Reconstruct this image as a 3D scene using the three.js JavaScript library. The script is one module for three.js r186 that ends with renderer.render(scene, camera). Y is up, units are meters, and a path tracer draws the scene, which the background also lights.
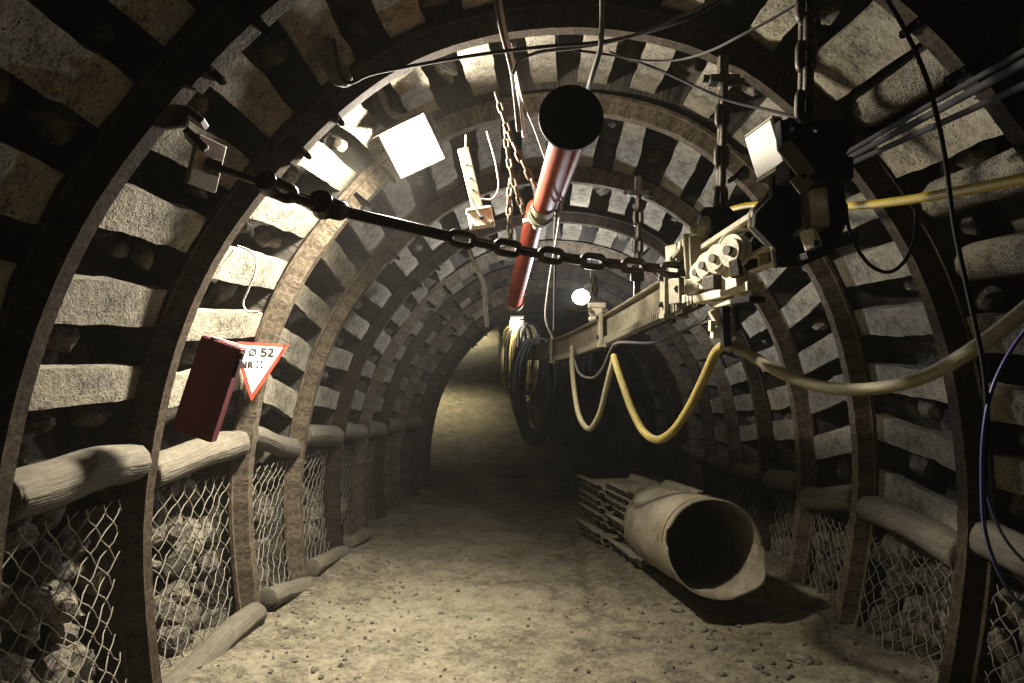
import * as THREE from 'three';
import { mergeGeometries, toCreasedNormals } from 'three/addons/utils/BufferGeometryUtils.js';
import { RoundedBoxGeometry } from 'three/addons/geometries/RoundedBoxGeometry.js';
import { TextGeometry } from 'three/addons/geometries/TextGeometry.js';
import { FontLoader } from 'three/addons/loaders/FontLoader.js';

// ---------- camera, lights, exposure ----------
const scene = new THREE.Scene();
scene.background = new THREE.Color(0x000000);
const EYE = 1.9, FPX = 620;                         // eye height in metres, focal length in pixels of the 1024 x 683 frame
const camera = new THREE.PerspectiveCamera(2 * Math.atan(341.5 / FPX) * 180 / Math.PI, 1024 / 683, 0.05, 100);
camera.position.set(0, EYE, 0); camera.lookAt(0, EYE, -1);
const renderer = new THREE.WebGLRenderer({ antialias: true });
renderer.toneMapping = THREE.LinearToneMapping;
renderer.toneMappingExposure = 1.0;
renderer.shadowMap.enabled = true;
const FLOOD = 48, BEAM = 104, BULB = 16, SMALL = 2.6, FARLAMP = 95;   // lamp strengths, candela
scene.fog = new THREE.FogExp2(0xe8e4da, 0.0022);          // thin dust haze, hints at the bloom around the lamps

// ---------- helpers ----------
let seed = 7;
function rnd() { seed |= 0; seed = seed + 0x6D2B79F5 | 0; let t = Math.imul(seed ^ seed >>> 15, 1 | seed); t = t + Math.imul(t ^ t >>> 7, 61 | t) ^ t; return ((t ^ t >>> 14) >>> 0) / 4294967296; }
const rr = (a, b) => a + (b - a) * rnd();
const V = (x, y, z) => new THREE.Vector3(x, y, z);
const clamp = (x, a, b) => Math.min(b, Math.max(a, x));
const sstep = (a, b, x) => { const t = clamp((x - a) / (b - a), 0, 1); return t * t * (3 - 2 * t); };
function hash3(x, y, z) { let h = Math.imul(x, 374761393) + Math.imul(y, 668265263) + Math.imul(z, 2147483647 ^ 0x5bd1e995); h = Math.imul(h ^ h >>> 13, 1274126177); return ((h ^ h >>> 16) >>> 0) / 4294967296; }
function noise3(x, y, z) {
  const X = Math.floor(x), Y = Math.floor(y), Z = Math.floor(z); let u = x - X, v = y - Y, w = z - Z;
  u = u * u * (3 - 2 * u); v = v * v * (3 - 2 * v); w = w * w * (3 - 2 * w);
  let r = 0;
  for (let k = 0; k < 8; k++) { const a = k & 1, b = k >> 1 & 1, c = k >> 2; r += hash3(X + a, Y + b, Z + c) * (a ? u : 1 - u) * (b ? v : 1 - v) * (c ? w : 1 - w); }
  return r * 2 - 1;
}
function fbm(x, y, z, o = 4) { let s = 0, a = 0.5; for (let i = 0; i < o; i++) { s += a * noise3(x, y, z); x *= 2.03; y *= 2.03; z *= 2.03; a *= 0.5; } return s; }
// point of the gallery: x and y offsets seen at a distance d down the gallery
const at = (px, py, d) => V((px - 512) * d / FPX, EYE + (341.5 - py) * d / FPX, -d);

const used = {};
function numbered(n) { const k = used[n] = (used[n] ?? -1) + 1; return k ? n + '_' + String(k).padStart(3, '0') : n; }
function finish(o) { o.traverse(m => { if (m.isMesh) { m.castShadow = true; m.receiveShadow = true; } }); return o; }
function thing(name, label, category, pos = V(0, 0, 0), group) {
  const o = new THREE.Group(); o.name = numbered(name); o.position.copy(pos); scene.add(o);
  o.userData = { label, category }; if (group) o.userData.group = group;
  return o;
}
// adds a mesh whose geometry is given in world metres to a thing (or part) as a child
function part(parent, name, geo, mat, label) {
  const m = new THREE.Mesh(geo, mat); m.name = name; m.castShadow = m.receiveShadow = true;
  let p = parent; const off = V(0, 0, 0);
  while (p && p !== scene) { off.add(p.position); p = p.parent; }
  m.position.copy(off).negate(); parent.add(m);
  if (label) m.userData.label = label;
  return m;
}
function single(name, geo, mat, label, category, group) {          // a thing that is one mesh
  const m = new THREE.Mesh(geo, mat); m.name = numbered(name); m.castShadow = m.receiveShadow = true;
  geo.computeBoundingBox(); const c = geo.boundingBox.getCenter(V(0, 0, 0)); c.y = geo.boundingBox.min.y;
  geo.translate(-c.x, -c.y, -c.z); m.position.copy(c); scene.add(m);
  m.userData = { label, category }; if (group) m.userData.group = group;
  return m;
}
// uv in metres from the dominant axis of every face
function metreUV(g, k = 1) {
  if (g.index) g = g.toNonIndexed();
  if (!g.attributes.normal) g.computeVertexNormals();
  const p = g.attributes.position, uv = new Float32Array(p.count * 2), a = V(), b = V(), c = V(), n = V();
  for (let i = 0; i < p.count; i += 3) {
    a.fromBufferAttribute(p, i); b.fromBufferAttribute(p, i + 1); c.fromBufferAttribute(p, i + 2);
    n.crossVectors(b.clone().sub(a), c.clone().sub(a));
    const x = Math.abs(n.x), y = Math.abs(n.y), z = Math.abs(n.z);
    [a, b, c].forEach((v, j) => { const q = i + j; if (x >= y && x >= z) { uv[q * 2] = v.z * k; uv[q * 2 + 1] = v.y * k; } else if (y >= z) { uv[q * 2] = v.x * k; uv[q * 2 + 1] = v.z * k; } else { uv[q * 2] = v.x * k; uv[q * 2 + 1] = v.y * k; } });
  }
  g.setAttribute('uv', new THREE.BufferAttribute(uv, 2));
  return g;
}
function box(w, h, d, x = 0, y = 0, z = 0, bev = 0.006) {
  const r = Math.min(bev, w / 2.2, h / 2.2, d / 2.2);
  return metreUV(new RoundedBoxGeometry(w, h, d, 1, r)).translate(x, y, z);
}
function basisM(o, x, y, z) { return new THREE.Matrix4().makeBasis(x, y, z).setPosition(o); }
// box whose long side (x) runs from a to b
function bar(a, b, h, w, up = V(0, 1, 0), bev = 0.006) {
  const x = b.clone().sub(a), L = x.length(); x.normalize();
  const z = V().crossVectors(x, up).normalize(), y = V().crossVectors(z, x);
  return box(L, h, w, 0, 0, 0, bev).applyMatrix4(basisM(a.clone().add(b).multiplyScalar(0.5), x, y, z));
}
function cyl(a, b, r, seg = 20, r2 = r) {
  const dlt = b.clone().sub(a), L = dlt.length();
  const g = new THREE.CylinderGeometry(r2, r, L, seg, 1); g.applyQuaternion(new THREE.Quaternion().setFromUnitVectors(V(0, 1, 0), dlt.normalize()));
  g.translate((a.x + b.x) / 2, (a.y + b.y) / 2, (a.z + b.z) / 2); return g.toNonIndexed();
}
function tube(pts, r, seg = 60, rad = 8, closed = false) {
  const c = new THREE.CatmullRomCurve3(pts, closed, 'centripetal');
  return new THREE.TubeGeometry(c, seg, r, rad, closed).toNonIndexed();
}
function capped(pts, r, seg = 60, rad = 8) {
  const g = tube(pts, r, seg, rad), s = [];
  for (const p of [pts[0], pts[pts.length - 1]]) s.push(new THREE.SphereGeometry(r, rad, 6).translate(p.x, p.y, p.z).toNonIndexed());
  return mergeGeometries([g, ...s]);
}
const pix = (list) => list.map(([x, y, d]) => at(x, y, d));
// plate: outline in the picture frame at distance d, with real thickness t behind it
function plateGeo(list, d, t, holes = []) {
  const k = d / FPX, sh = new THREE.Shape(list.map(([x, y]) => new THREE.Vector2((x - 512) * k, EYE + (341.5 - y) * k)));
  for (const [hx, hy, hr] of holes) { const p = new THREE.Path(); p.absarc((hx - 512) * k, EYE + (341.5 - hy) * k, hr, 0, 6.2832, true); sh.holes.push(p); }
  const g = new THREE.ExtrudeGeometry(sh, { depth: t, bevelEnabled: true, bevelSize: 0.004, bevelThickness: 0.004, bevelSegments: 1, curveSegments: 10 });
  g.translate(0, 0, -d - t); return metreUV(g);
}

// ---------- textures and materials ----------
function periodic(n, size) {                                       // tileable value noise with n cells across
  const g = new Float32Array(n * n).map(() => rnd());
  return (i, j) => { const x = i / size * n, y = j / size * n, X = Math.floor(x), Y = Math.floor(y); let u = x - X, v = y - Y; u = u * u * (3 - 2 * u); v = v * v * (3 - 2 * v);
    const q = (a, b) => g[(b % n) * n + a % n]; return (q(X, Y) * (1 - u) + q(X + 1, Y) * u) * (1 - v) + (q(X, Y + 1) * (1 - u) + q(X + 1, Y + 1) * u) * v; };
}
function layered(size, cells, weights) { const f = cells.map(c => periodic(c, size)); return (i, j) => f.reduce((s, q, k) => s + q(i, j) * weights[k], 0); }
function tex(size, fn, repeat = 1, srgb = true) {
  const d = new Uint8Array(size * size * 4);
  for (let j = 0; j < size; j++) for (let i = 0; i < size; i++) { const c = fn(i, j), o = (j * size + i) * 4; d[o] = clamp(c[0], 0, 1) * 255; d[o + 1] = clamp(c[1], 0, 1) * 255; d[o + 2] = clamp(c[2], 0, 1) * 255; d[o + 3] = 255; }
  const t = new THREE.DataTexture(d, size, size); t.wrapS = t.wrapT = THREE.RepeatWrapping; t.magFilter = THREE.LinearFilter; t.repeat.set(repeat, repeat);
  if (srgb) t.colorSpace = THREE.SRGBColorSpace; t.needsUpdate = true; return t;
}
const mix = (a, b, t) => a.map((x, i) => x + (b[i] - x) * clamp(t, 0, 1));
function pair(size, cells, weights, stops, repeat, pits = 0) {     // colour map and bump map from the same noise
  const f = layered(size, cells, weights), p = periodic(Math.max(...cells), size), p2 = periodic(Math.max(...cells) / 2, size);
  const val = (i, j) => { let v = f(i, j); if (pits) v -= pits * Math.max(0, p(i, j) * p2(i, j) - 0.5) * 2; return v; };
  const col = (v) => { for (let k = 1; k < stops.length; k++) if (v <= stops[k][0] || k === stops.length - 1) return mix(stops[k - 1][1], stops[k][1], (v - stops[k - 1][0]) / (stops[k][0] - stops[k - 1][0])); };
  return { map: tex(size, (i, j) => col(val(i, j)), repeat), bumpMap: tex(size, (i, j) => { const v = val(i, j); return [v, v, v]; }, repeat, false) };
}
const std = (o) => new THREE.MeshStandardMaterial(o);
const tConcrete = pair(512, [4, 16, 64, 128], [.34, .22, .24, .2], [[.18, [.30, .27, .22]], [.38, [.60, .575, .50]], [.55, [.735, .71, .63]], [.8, [.82, .80, .72]]], 1.3, .9);
const tRust = pair(256, [8, 32, 96], [.28, .34, .38], [[.2, [.25, .225, .19]], [.5, [.40, .37, .325]], [.8, [.54, .505, .45]]], 2);
const tRock = pair(512, [4, 12, 32, 96], [.35, .3, .2, .15], [[.2, [.20, .19, .17]], [.5, [.40, .38, .335]], [.8, [.57, .545, .48]]], .8);
const tDirt = pair(1024, [5, 14, 40, 110, 256], [.16, .2, .24, .22, .18], [[.25, [.44, .41, .335]], [.42, [.60, .565, .47]], [.54, [.70, .665, .56]], [.75, [.79, .76, .66]]], .42, .35);
const tWood = (() => { const f = layered(256, [3, 20, 90], [.4, .3, .3]), g = periodic(128, 256); const v = (i, j) => .55 * f(i, j * .999) + .45 * g(i * .06, j);
  return { map: tex(256, (i, j) => mix([.50, .465, .40], [.67, .64, .565], (v(i, j) - .25) * 2), 1.5), bumpMap: tex(256, (i, j) => { const q = v(i, j); return [q, q, q]; }, 1.5, false) }; })();
const tPaint = pair(256, [4, 20, 90], [.4, .3, .3], [[.2, [.55, .53, .46]], [.5, [.74, .72, .65]], [.8, [.83, .81, .75]]], 1.2);
const tone = (t, rgb, o = {}) => { rgb = rgb.map(x => x * (o.dim ?? 1)); delete o.dim; return toneOf(t, rgb, o); };
const toneOf = (t, rgb, o) => std({ map: t.map, bumpMap: t.bumpMap, bumpScale: 0.008, roughness: .95, color: new THREE.Color().setRGB(...rgb), ...o });
const M = {
  board: [[.37, .366, .347], [.30, .293, .275], [.235, .228, .21], [.335, .327, .30]].map(c => tone(tConcrete, c)),
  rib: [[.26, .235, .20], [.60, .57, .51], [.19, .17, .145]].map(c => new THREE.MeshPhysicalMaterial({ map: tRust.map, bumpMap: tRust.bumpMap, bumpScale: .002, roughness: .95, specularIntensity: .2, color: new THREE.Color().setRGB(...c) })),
  rock: tone(tRock, [.27, .262, .246], { bumpScale: .03 }), stone: [tone(tRock, [.56, .55, .52], { bumpScale: .012 }), tone(tRock, [.76, .745, .70], { bumpScale: .012 }), tone(tRock, [.38, .37, .35], { bumpScale: .012 })],
  dirt: tone(tDirt, [.29, .286, .27], { bumpScale: .02 }), log: tone(tWood, [.23, .226, .21], { bumpScale: .006 }), logPale: tone(tWood, [.29, .286, .266], { bumpScale: .006 }), logRough: tone(tConcrete, [.22, .212, .195], { bumpScale: .02 }),
  pebble: [tone(tRock, [1.05, 1.03, .97], { bumpScale: .006 }), tone(tRock, [.8, .78, .73], { bumpScale: .006 })], signWhite: std({ color: 0xd9d4c8, roughness: .6 }),
  wire: std({ color: 0x757062, roughness: .7, metalness: .3 }),
  steel: tone(tRust, [.5, .5, .5], { roughness: .5, metalness: .5, bumpScale: .001 }), steelPale: tone(tPaint, [.5, .485, .43], { roughness: .5, metalness: .35, bumpScale: .001 }),
  black: std({ color: 0x0d0c0b, roughness: .85, metalness: .0 }), rubber: std({ color: 0x15140f, roughness: .8 }),
  cream: tone(tPaint, [1.4, 1.37, 1.27], { roughness: .6, bumpScale: .001 }), dusty: tone(tPaint, [.46, .445, .39], { roughness: .85, bumpScale: .002 }),
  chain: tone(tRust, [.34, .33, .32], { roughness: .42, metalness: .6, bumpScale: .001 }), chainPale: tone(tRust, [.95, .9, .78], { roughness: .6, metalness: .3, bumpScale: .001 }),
  red: tone(tPaint, [.62, .12, .075], { roughness: .6, bumpScale: .001 }), maroon: std({ color: 0x662629, roughness: .75 }),
  yellow: std({ color: 0xa8921c, roughness: .55 }), yellowDirty: tone(tPaint, [.72, .62, .2], { roughness: .6, bumpScale: .001 }), hose: tone(tPaint, [.62, .59, .45], { roughness: .6, bumpScale: .001 }),
  cableGrey: std({ color: 0x55534f, roughness: .8 }), cableBlack: std({ color: 0x0e0d0e, roughness: .9 }), cableBlue: std({ color: 0x4a4e86, roughness: .45 }), cableWhite: std({ color: 0xb9b7ae, roughness: .55 }),
  white: std({ color: 0xf2efe6, roughness: .6 }), signRed: std({ color: 0xd23a28, roughness: .5 }), ink: std({ color: 0x14110f, roughness: .7 }),
};
const glow = (k) => std({ color: 0xffffff, roughness: .4, emissive: new THREE.Color(1, .97, .9), emissiveIntensity: k });

// ---------- the run of the gallery: centre line, crown and floor against the distance d from the camera ----------
function curve(tab) {
  const n = tab.length, m = tab.map((p, i) => i === 0 ? (tab[1][1] - p[1]) / (tab[1][0] - p[0]) : i === n - 1 ? (p[1] - tab[i - 1][1]) / (p[0] - tab[i - 1][0]) : .5 * ((tab[i + 1][1] - p[1]) / (tab[i + 1][0] - p[0]) + (p[1] - tab[i - 1][1]) / (p[0] - tab[i - 1][0])));
  return (x) => { let i = 0; while (i < n - 2 && x > tab[i + 1][0]) i++; const h = tab[i + 1][0] - tab[i][0], t = (x - tab[i][0]) / h;
    if (x < tab[0][0]) return tab[0][1]; if (t > 1) return tab[n - 1][1] + (x - tab[n - 1][0]) * m[n - 1];
    return (2 * t ** 3 - 3 * t * t + 1) * tab[i][1] + (t ** 3 - 2 * t * t + t) * h * m[i] + (-2 * t ** 3 + 3 * t * t) * tab[i + 1][1] + (t ** 3 - t * t) * h * m[i + 1]; };
}
const centre = curve([[-6, .24], [0, .24], [3.4, .24], [4.43, .30], [5.33, .33], [6.36, .40], [7.35, .42], [9.4, .5], [11, .68], [12.2, .66], [13.2, .25], [16, -1.7], [20, -2.65], [30, -3.2], [36, -3.4]]);
const crown = curve([[-6, 3.62], [0, 3.62], [3.4, 3.61], [4.43, 3.62], [5.33, 3.38], [6.36, 3.2], [7.35, 3.03], [8.4, 2.9], [9.4, 2.76], [11, 2.55], [13, 2.5], [14.5, 2.6], [17, 3.05], [22, 4.15], [30, 5.95], [36, 7.2]]);
const ground = curve([[-6, 0], [0, 0], [2.4, -.02], [3.4, -.08], [4.5, -.19], [5.5, -.28], [6.5, -.37], [7.5, -.5], [8.5, -.59], [9.4, -.66], [11, -.8], [13, -.88], [14.5, -.8], [17, -.35], [22, .75], [30, 2.55], [36, 3.8]]);
// half profile of the steel arches: x from the axis, y down from the crown
const half = new THREE.CatmullRomCurve3([[-.5, -.06], [0, 0], [.5, -.06], [.9, -.21], [1.3, -.51], [1.62, -.88], [1.88, -1.27], [2.06, -1.71], [2.17, -2.21], [2.215, -2.71], [2.19, -3.16], [2.13, -3.61], [2.06, -4.0], [1.98, -4.4]].map(p => V(p[0], p[1], 0)), false, 'centripetal');
const ptab = []; { const N = 1200; let s = 0, prev = null, p0 = null; for (let i = 0; i <= N; i++) { const p = half.getPoint(1 / 13 + i / N * 12 / 13); if (prev) s += p.distanceTo(prev); ptab.push([s, p.x, p.y]); prev = p; } }
function prof(s) {
  const a = Math.abs(s); let lo = 0, hi = ptab.length - 1; while (hi - lo > 1) { const m = lo + hi >> 1; if (ptab[m][0] > a) hi = m; else lo = m; }
  const A = ptab[lo], B = ptab[hi], t = clamp((a - A[0]) / (B[0] - A[0]), 0, 1), L = Math.hypot(B[1] - A[1], B[2] - A[2]), tx = (B[1] - A[1]) / L, ty = (B[2] - A[2]) / L, g = s < 0 ? -1 : 1;
  return { x: g * (A[1] + (B[1] - A[1]) * t), y: A[2] + (B[2] - A[2]) * t, nx: g * -ty, ny: tx };   // n points outward
}
const LEAN = .0314;
function wallPt(d, s, off = 0) { const p = prof(s), y = p.y + p.ny * off; return V(centre(d) + p.x + p.nx * off + LEAN * (y + 2.6), crown(d) + y, -d); }
function sAt(d, h) { const drop = h + ground(d) - crown(d); for (const r of ptab) if (r[2] <= drop) return r[0]; return ptab[ptab.length - 1][0]; }   // arc length down the wall to height h above the floor
const archD = [1.39, 2.39, 3.39, 4.57]; for (let k = 0; k < 8; k++) archD.push(5.55 + k);
function floorY(x, d) {
  const u = x - centre(d), e = Math.abs(u);
  let y = ground(d) + .022 * fbm(x * 1.3, 3.1, d * 1.3, 3) + .022 * fbm(x * 5, 1.7, d * 5, 3) + .006 * noise3(x * 19, 9, d * 19);
  y += .05 * sstep(1.45, 2.25, e) * (1 + .8 * noise3(x * 2, 5, d * 2.2));
  if (u > 0) y += .05 * Math.exp(-(((u - 1.75) / .3) ** 2) - (((d - 4.0) / .5) ** 2));
  y -= .05 * Math.exp(-(((x - (.62 + .05 * (d - 4))) / .05) ** 2)) * sstep(4.4, 5.2, d) * sstep(9, 7, d);   // the worn edge beside the stacked pans
  return y;
}

// ---------- structure: floor, rock, boards ----------
function gridGeo(nu, nv, fn, uvk) {
  const pos = [], uv = [], idx = [];
  for (let i = 0; i <= nu; i++) for (let j = 0; j <= nv; j++) { const r = fn(i, j); pos.push(r[0].x, r[0].y, r[0].z); uv.push(r[1], r[2]); }
  for (let i = 0; i < nu; i++) for (let j = 0; j < nv; j++) { const a = i * (nv + 1) + j, b = a + 1, c = a + nv + 1, e = c + 1; idx.push(a, b, c, b, e, c); }
  const g = new THREE.BufferGeometry(); g.setAttribute('position', new THREE.Float32BufferAttribute(pos, 3)); g.setAttribute('uv', new THREE.Float32BufferAttribute(uv, 2)); g.setIndex(idx); g.computeVertexNormals(); return g;
}
const rows = []; for (let d = -5; d < 2; d += .5) rows.push(d); for (let d = 2; d < 9; d += .045) rows.push(d); for (let d = 9; d <= 36.01; d += .25) rows.push(d);
function setting(o, name) { o.name = name; o.userData = { kind: 'structure' }; o.castShadow = o.receiveShadow = true; scene.add(o); return o; }
setting(new THREE.Mesh(gridGeo(rows.length - 1, 130, (i, j) => { const d = rows[i], x = centre(d) + (j / 130 - .5) * 6; return [V(x, floorY(x, d), -d), x, d]; }), M.dirt), 'floor');
const wallL = setting(new THREE.Group(), 'wall_left'), wallR = setting(new THREE.Group(), 'wall_right'), roof = setting(new THREE.Group(), 'ceiling');
const ds = []; for (let d = -5; d < 1; d += .4) ds.push(d); for (let d = 1; d < 10; d += .07) ds.push(d); for (let d = 10; d <= 36.01; d += .4) ds.push(d);
for (const d of archD) ds.push(d - .1, d - .06, d - .03, d + .03, d + .06, d + .1); ds.sort((a, b) => a - b);
function rockGeo(s0, s1, n) {
  return gridGeo(ds.length - 1, n, (i, j) => { const d = ds[i], s = s0 + (s1 - s0) * j / n, p = wallPt(d, s, .4);
    const k = .36 + .20 * fbm(p.x * 2.1 + 7, p.y * 2.1, p.z * 2.1, 4) + .10 * Math.abs(noise3(p.x * 5.5, p.y * 5.5 + 3, p.z * 5.5));
    const near = Math.min(...archD.map(a => Math.abs(a - d))), pack = sstep(.055, .1, near);      // rock drawn in unseen behind every arch, keeps lamp light from leaking past
    return [wallPt(d, s, .13 * (1 - pack) + Math.max(.27, k) * pack), d, s]; });
}
const SR = 1.75, SF = 4.95;
part(wallL, 'rock_face', rockGeo(-SF, -SR, 64), M.rock); part(wallR, 'rock_face', rockGeo(SR, SF, 64), M.rock); part(roof, 'rock_face', rockGeo(-SR, SR, 70), M.rock);
for (const [nm, d, s] of [['wall_back', -5.05, 1], ['wall_front', 36, 1]]) { const c = V(centre(d), crown(d) - 2, -d); setting(new THREE.Mesh(box(7, 7, .2, c.x, c.y, c.z), M.rock), nm); }

// lagging boards: eight chipped shapes shared by all
const boardGeo = [...Array(8)].map((_, v) => {
  const g = new THREE.BoxGeometry(.985, .2, .065, 14, 4, 1), p = g.attributes.position;
  for (let i = 0; i < p.count; i++) { const x = p.getX(i), y = p.getY(i), z = p.getZ(i), e = Math.abs(y) > .09 ? 1 : .25;
    p.setXYZ(i, x + .008 * noise3(y * 20, v * 9.1, z * 9), y + e * (.010 * noise3(x * 7, v * 7.3, y * 30) + .011 * Math.max(0, noise3(x * 22, v * 3.7 + 40, y * 9)) * -Math.sign(y)), z + .006 * noise3(x * 9, y * 17, v * 5.5 + z * 3)); }
  return metreUV(toCreasedNormals(g, .6));
});
const logBoardGeo = [...Array(3)].map((_, v) => { const g = new THREE.CylinderGeometry(.105, .095, .99, 14, 8), p = g.attributes.position; for (let i = 0; i < p.count; i++) { const x = p.getX(i), y = p.getY(i), z = p.getZ(i), k = 1 + .09 * noise3(x * 9, y * 5 + v * 10, z * 9); p.setXYZ(i, x * k, y, z * k); } g.rotateZ(Math.PI / 2); g.computeVertexNormals(); return g.toNonIndexed(); });
const stoneGeo = [...Array(9)].map((_, v) => {
  const g = new THREE.IcosahedronGeometry(1, 1), p = g.attributes.position, cuts = [...Array(7)].map(() => V(rr(-1, 1), rr(-1, 1), rr(-1, 1)).normalize().multiplyScalar(rr(.55, .85)));
  for (let i = 0; i < p.count; i++) { const q = V().fromBufferAttribute(p, i).multiplyScalar(1 + .2 * noise3(p.getX(i) * 2 + v * 7, p.getY(i) * 2, p.getZ(i) * 2)); for (const c of cuts) { const L = c.length(), n = c.clone().divideScalar(L), h = q.dot(n); if (h > L) q.addScaledVector(n, L - h); } p.setXYZ(i, q.x, q.y, q.z); }
  g.deleteAttribute('normal'); g.computeVertexNormals(); return metreUV(g);
});
function wallMesh(parent, name, geo, mat, d, s, off, len = 1, rot = 0, scale) {
  const m = new THREE.Mesh(geo, mat); m.name = name; m.castShadow = m.receiveShadow = true;
  const c = wallPt(d, s, off), x = wallPt(d + .05, s, off).sub(wallPt(d - .05, s, off)).normalize(), p = prof(s), n0 = V(p.nx, p.ny, 0), y = V().crossVectors(n0, x).normalize(), n = V().crossVectors(x, y);
  m.matrixAutoUpdate = true; m.quaternion.setFromRotationMatrix(new THREE.Matrix4().makeBasis(x, y, n)); m.rotateZ(rot); m.position.copy(c); if (scale) m.scale.copy(scale); parent.add(m); return m;
}
let stonesL = 0, stonesR = 0, stonesC = 0;
for (let b = 0; b < archD.length - 1; b++) {
  const d0 = archD[b], d1 = archD[b + 1], dm = (d0 + d1) / 2, lows = { '-1': sAt(dm, 1.52), 1: sAt(dm, .98) }, pitch = dm > 6 ? .36 : .375;
  for (const side of [-1, 1]) {
    let k = -1;
    const own = side > 0 && b === 1 ? [.19, .56, .95, 1.33, 1.6, 1.86, 2.2, 2.55, 2.9, 3.24, 3.56] : [...Array(20)].map((_, i) => (i + .5) * pitch);
    for (const a of own) { if (a > lows[side]) break; k++;
      const s = side * (a + rr(-.03, .03)) + (dm < 3 && side < 0 ? .09 : 0), par = Math.abs(s) < SR ? roof : side < 0 ? wallL : wallR;
      const slope = Math.hypot(d1 - d0, crown(d1) - crown(d0)), round = side > 0 && b === 1 && (k === 4 || k === 6 || k === 7) || side > 0 && b === 0 && k % 3 === 1;
      const rot = rr(-.035, .035), sc = V((.975 + rr(-.01, .01)) * slope, rr(.88, 1.12), rr(.9, 1.15)); if (side > 0 && b === 1 && (k === 3 || k === 5)) sc.y = 1.3;
      if (round) wallMesh(par, 'round_timber', logBoardGeo[k % 3], M.logRough, dm, s, .245, 1, rot, V(slope * .97, 1, 1));
      else wallMesh(par, 'board', boardGeo[Math.floor(rnd() * 8)], M.board[Math.floor(rnd() * 4)], dm, s, .165, 1, rot, sc);
      if (dm < 10) for (let q = 0; q < 3; q++) if (rnd() < (dm < 7 ? .62 : .2)) {             // stones packed in the gap under the board
        const r = rr(.05, .1); const st = wallMesh(par, 'rubble_stone', stoneGeo[Math.floor(rnd() * 9)], M.stone[Math.floor(rnd() * 3)], dm + rr(-.4, .4), s + side * pitch * .5, .285 + rr(-.03, .04)); st.scale.set(r * rr(.8, 1.6), r, r * rr(.7, 1)); st.rotation.set(rr(0, 6), rr(0, 6), rr(0, 6));
      }
    }
    // loose rubble held behind the wire mesh
    if (b >= 0 && dm < 9.5) { const par = side < 0 ? wallL : wallR, n = dm < 5 ? 56 : dm < 7 ? 24 : 6, top = sAt(dm, side < 0 ? 1.25 : .8), bot = sAt(dm, -.02);
      for (let q = 0; q < n; q++) { const r = rr(.06, .135) * (dm < 5 ? 1 : 1.15); const st = wallMesh(par, 'rubble_stone', stoneGeo[Math.floor(rnd() * 9)], M.stone[Math.floor(rnd() * 3)], dm + rr(-.46, .46), side * (top + (bot - top) * (q + rnd()) / n), rr(.22, .31)); st.scale.set(r * rr(.8, 1.5), r * rr(.7, 1), r * rr(.7, 1.1)); st.rotation.set(rr(0, 6), rr(0, 6), rr(0, 6)); } }
  }
}

// ---------- steel arches ----------
const SEC = [[-.04, 0], [.04, 0], [.062, .1], [.088, .1], [.088, .125], [.05, .125], [.03, .022], [-.03, .022], [-.05, .125], [-.088, .125], [-.088, .1], [-.062, .1]];
function ribGeo(d, s0, s1, inset) {
  const n = Math.ceil(Math.abs(s1 - s0) / .11), pos = [], uv = [], idx = [], K = SEC.length;
  const ring = [...Array(n + 1)].map((_, i) => { const s = s0 + (s1 - s0) * i / n; return SEC.map(([z, o]) => { const p = wallPt(d, s, o + inset); p.z += z; return p; }); });
  const push = (p, u, v) => { pos.push(p.x, p.y, p.z); uv.push(u, v); };
  for (let i = 0; i < n; i++) for (let k = 0; k < K; k++) { const a = ring[i][k], b = ring[i][(k + 1) % K], c = ring[i + 1][k], e = ring[i + 1][(k + 1) % K], u = k * .05, s = i * .11;
    push(a, u, s); push(b, u + .05, s); push(c, u, s + .11); push(b, u + .05, s); push(e, u + .05, s + .11); push(c, u, s + .11); }
  for (const r of [ring[0], ring[n]]) for (const q of [[0, 1, 6], [0, 6, 7], [1, 2, 5], [1, 5, 6], [2, 3, 4], [2, 4, 5], [11, 0, 7], [11, 7, 8], [10, 11, 8], [10, 8, 9]]) q.forEach(k => push(r[k], k * .05, 0));
  const g = new THREE.BufferGeometry(); g.setAttribute('position', new THREE.Float32BufferAttribute(pos, 3)); g.setAttribute('uv', new THREE.Float32BufferAttribute(uv, 2)); return toCreasedNormals(g, .5);
}
const ordinal = ['', 'nearest', 'second', 'third', 'fourth', 'fifth', 'sixth', 'seventh', 'eighth', 'ninth', 'tenth', 'eleventh', 'twelfth', 'thirteenth', 'fourteenth'];
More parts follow.
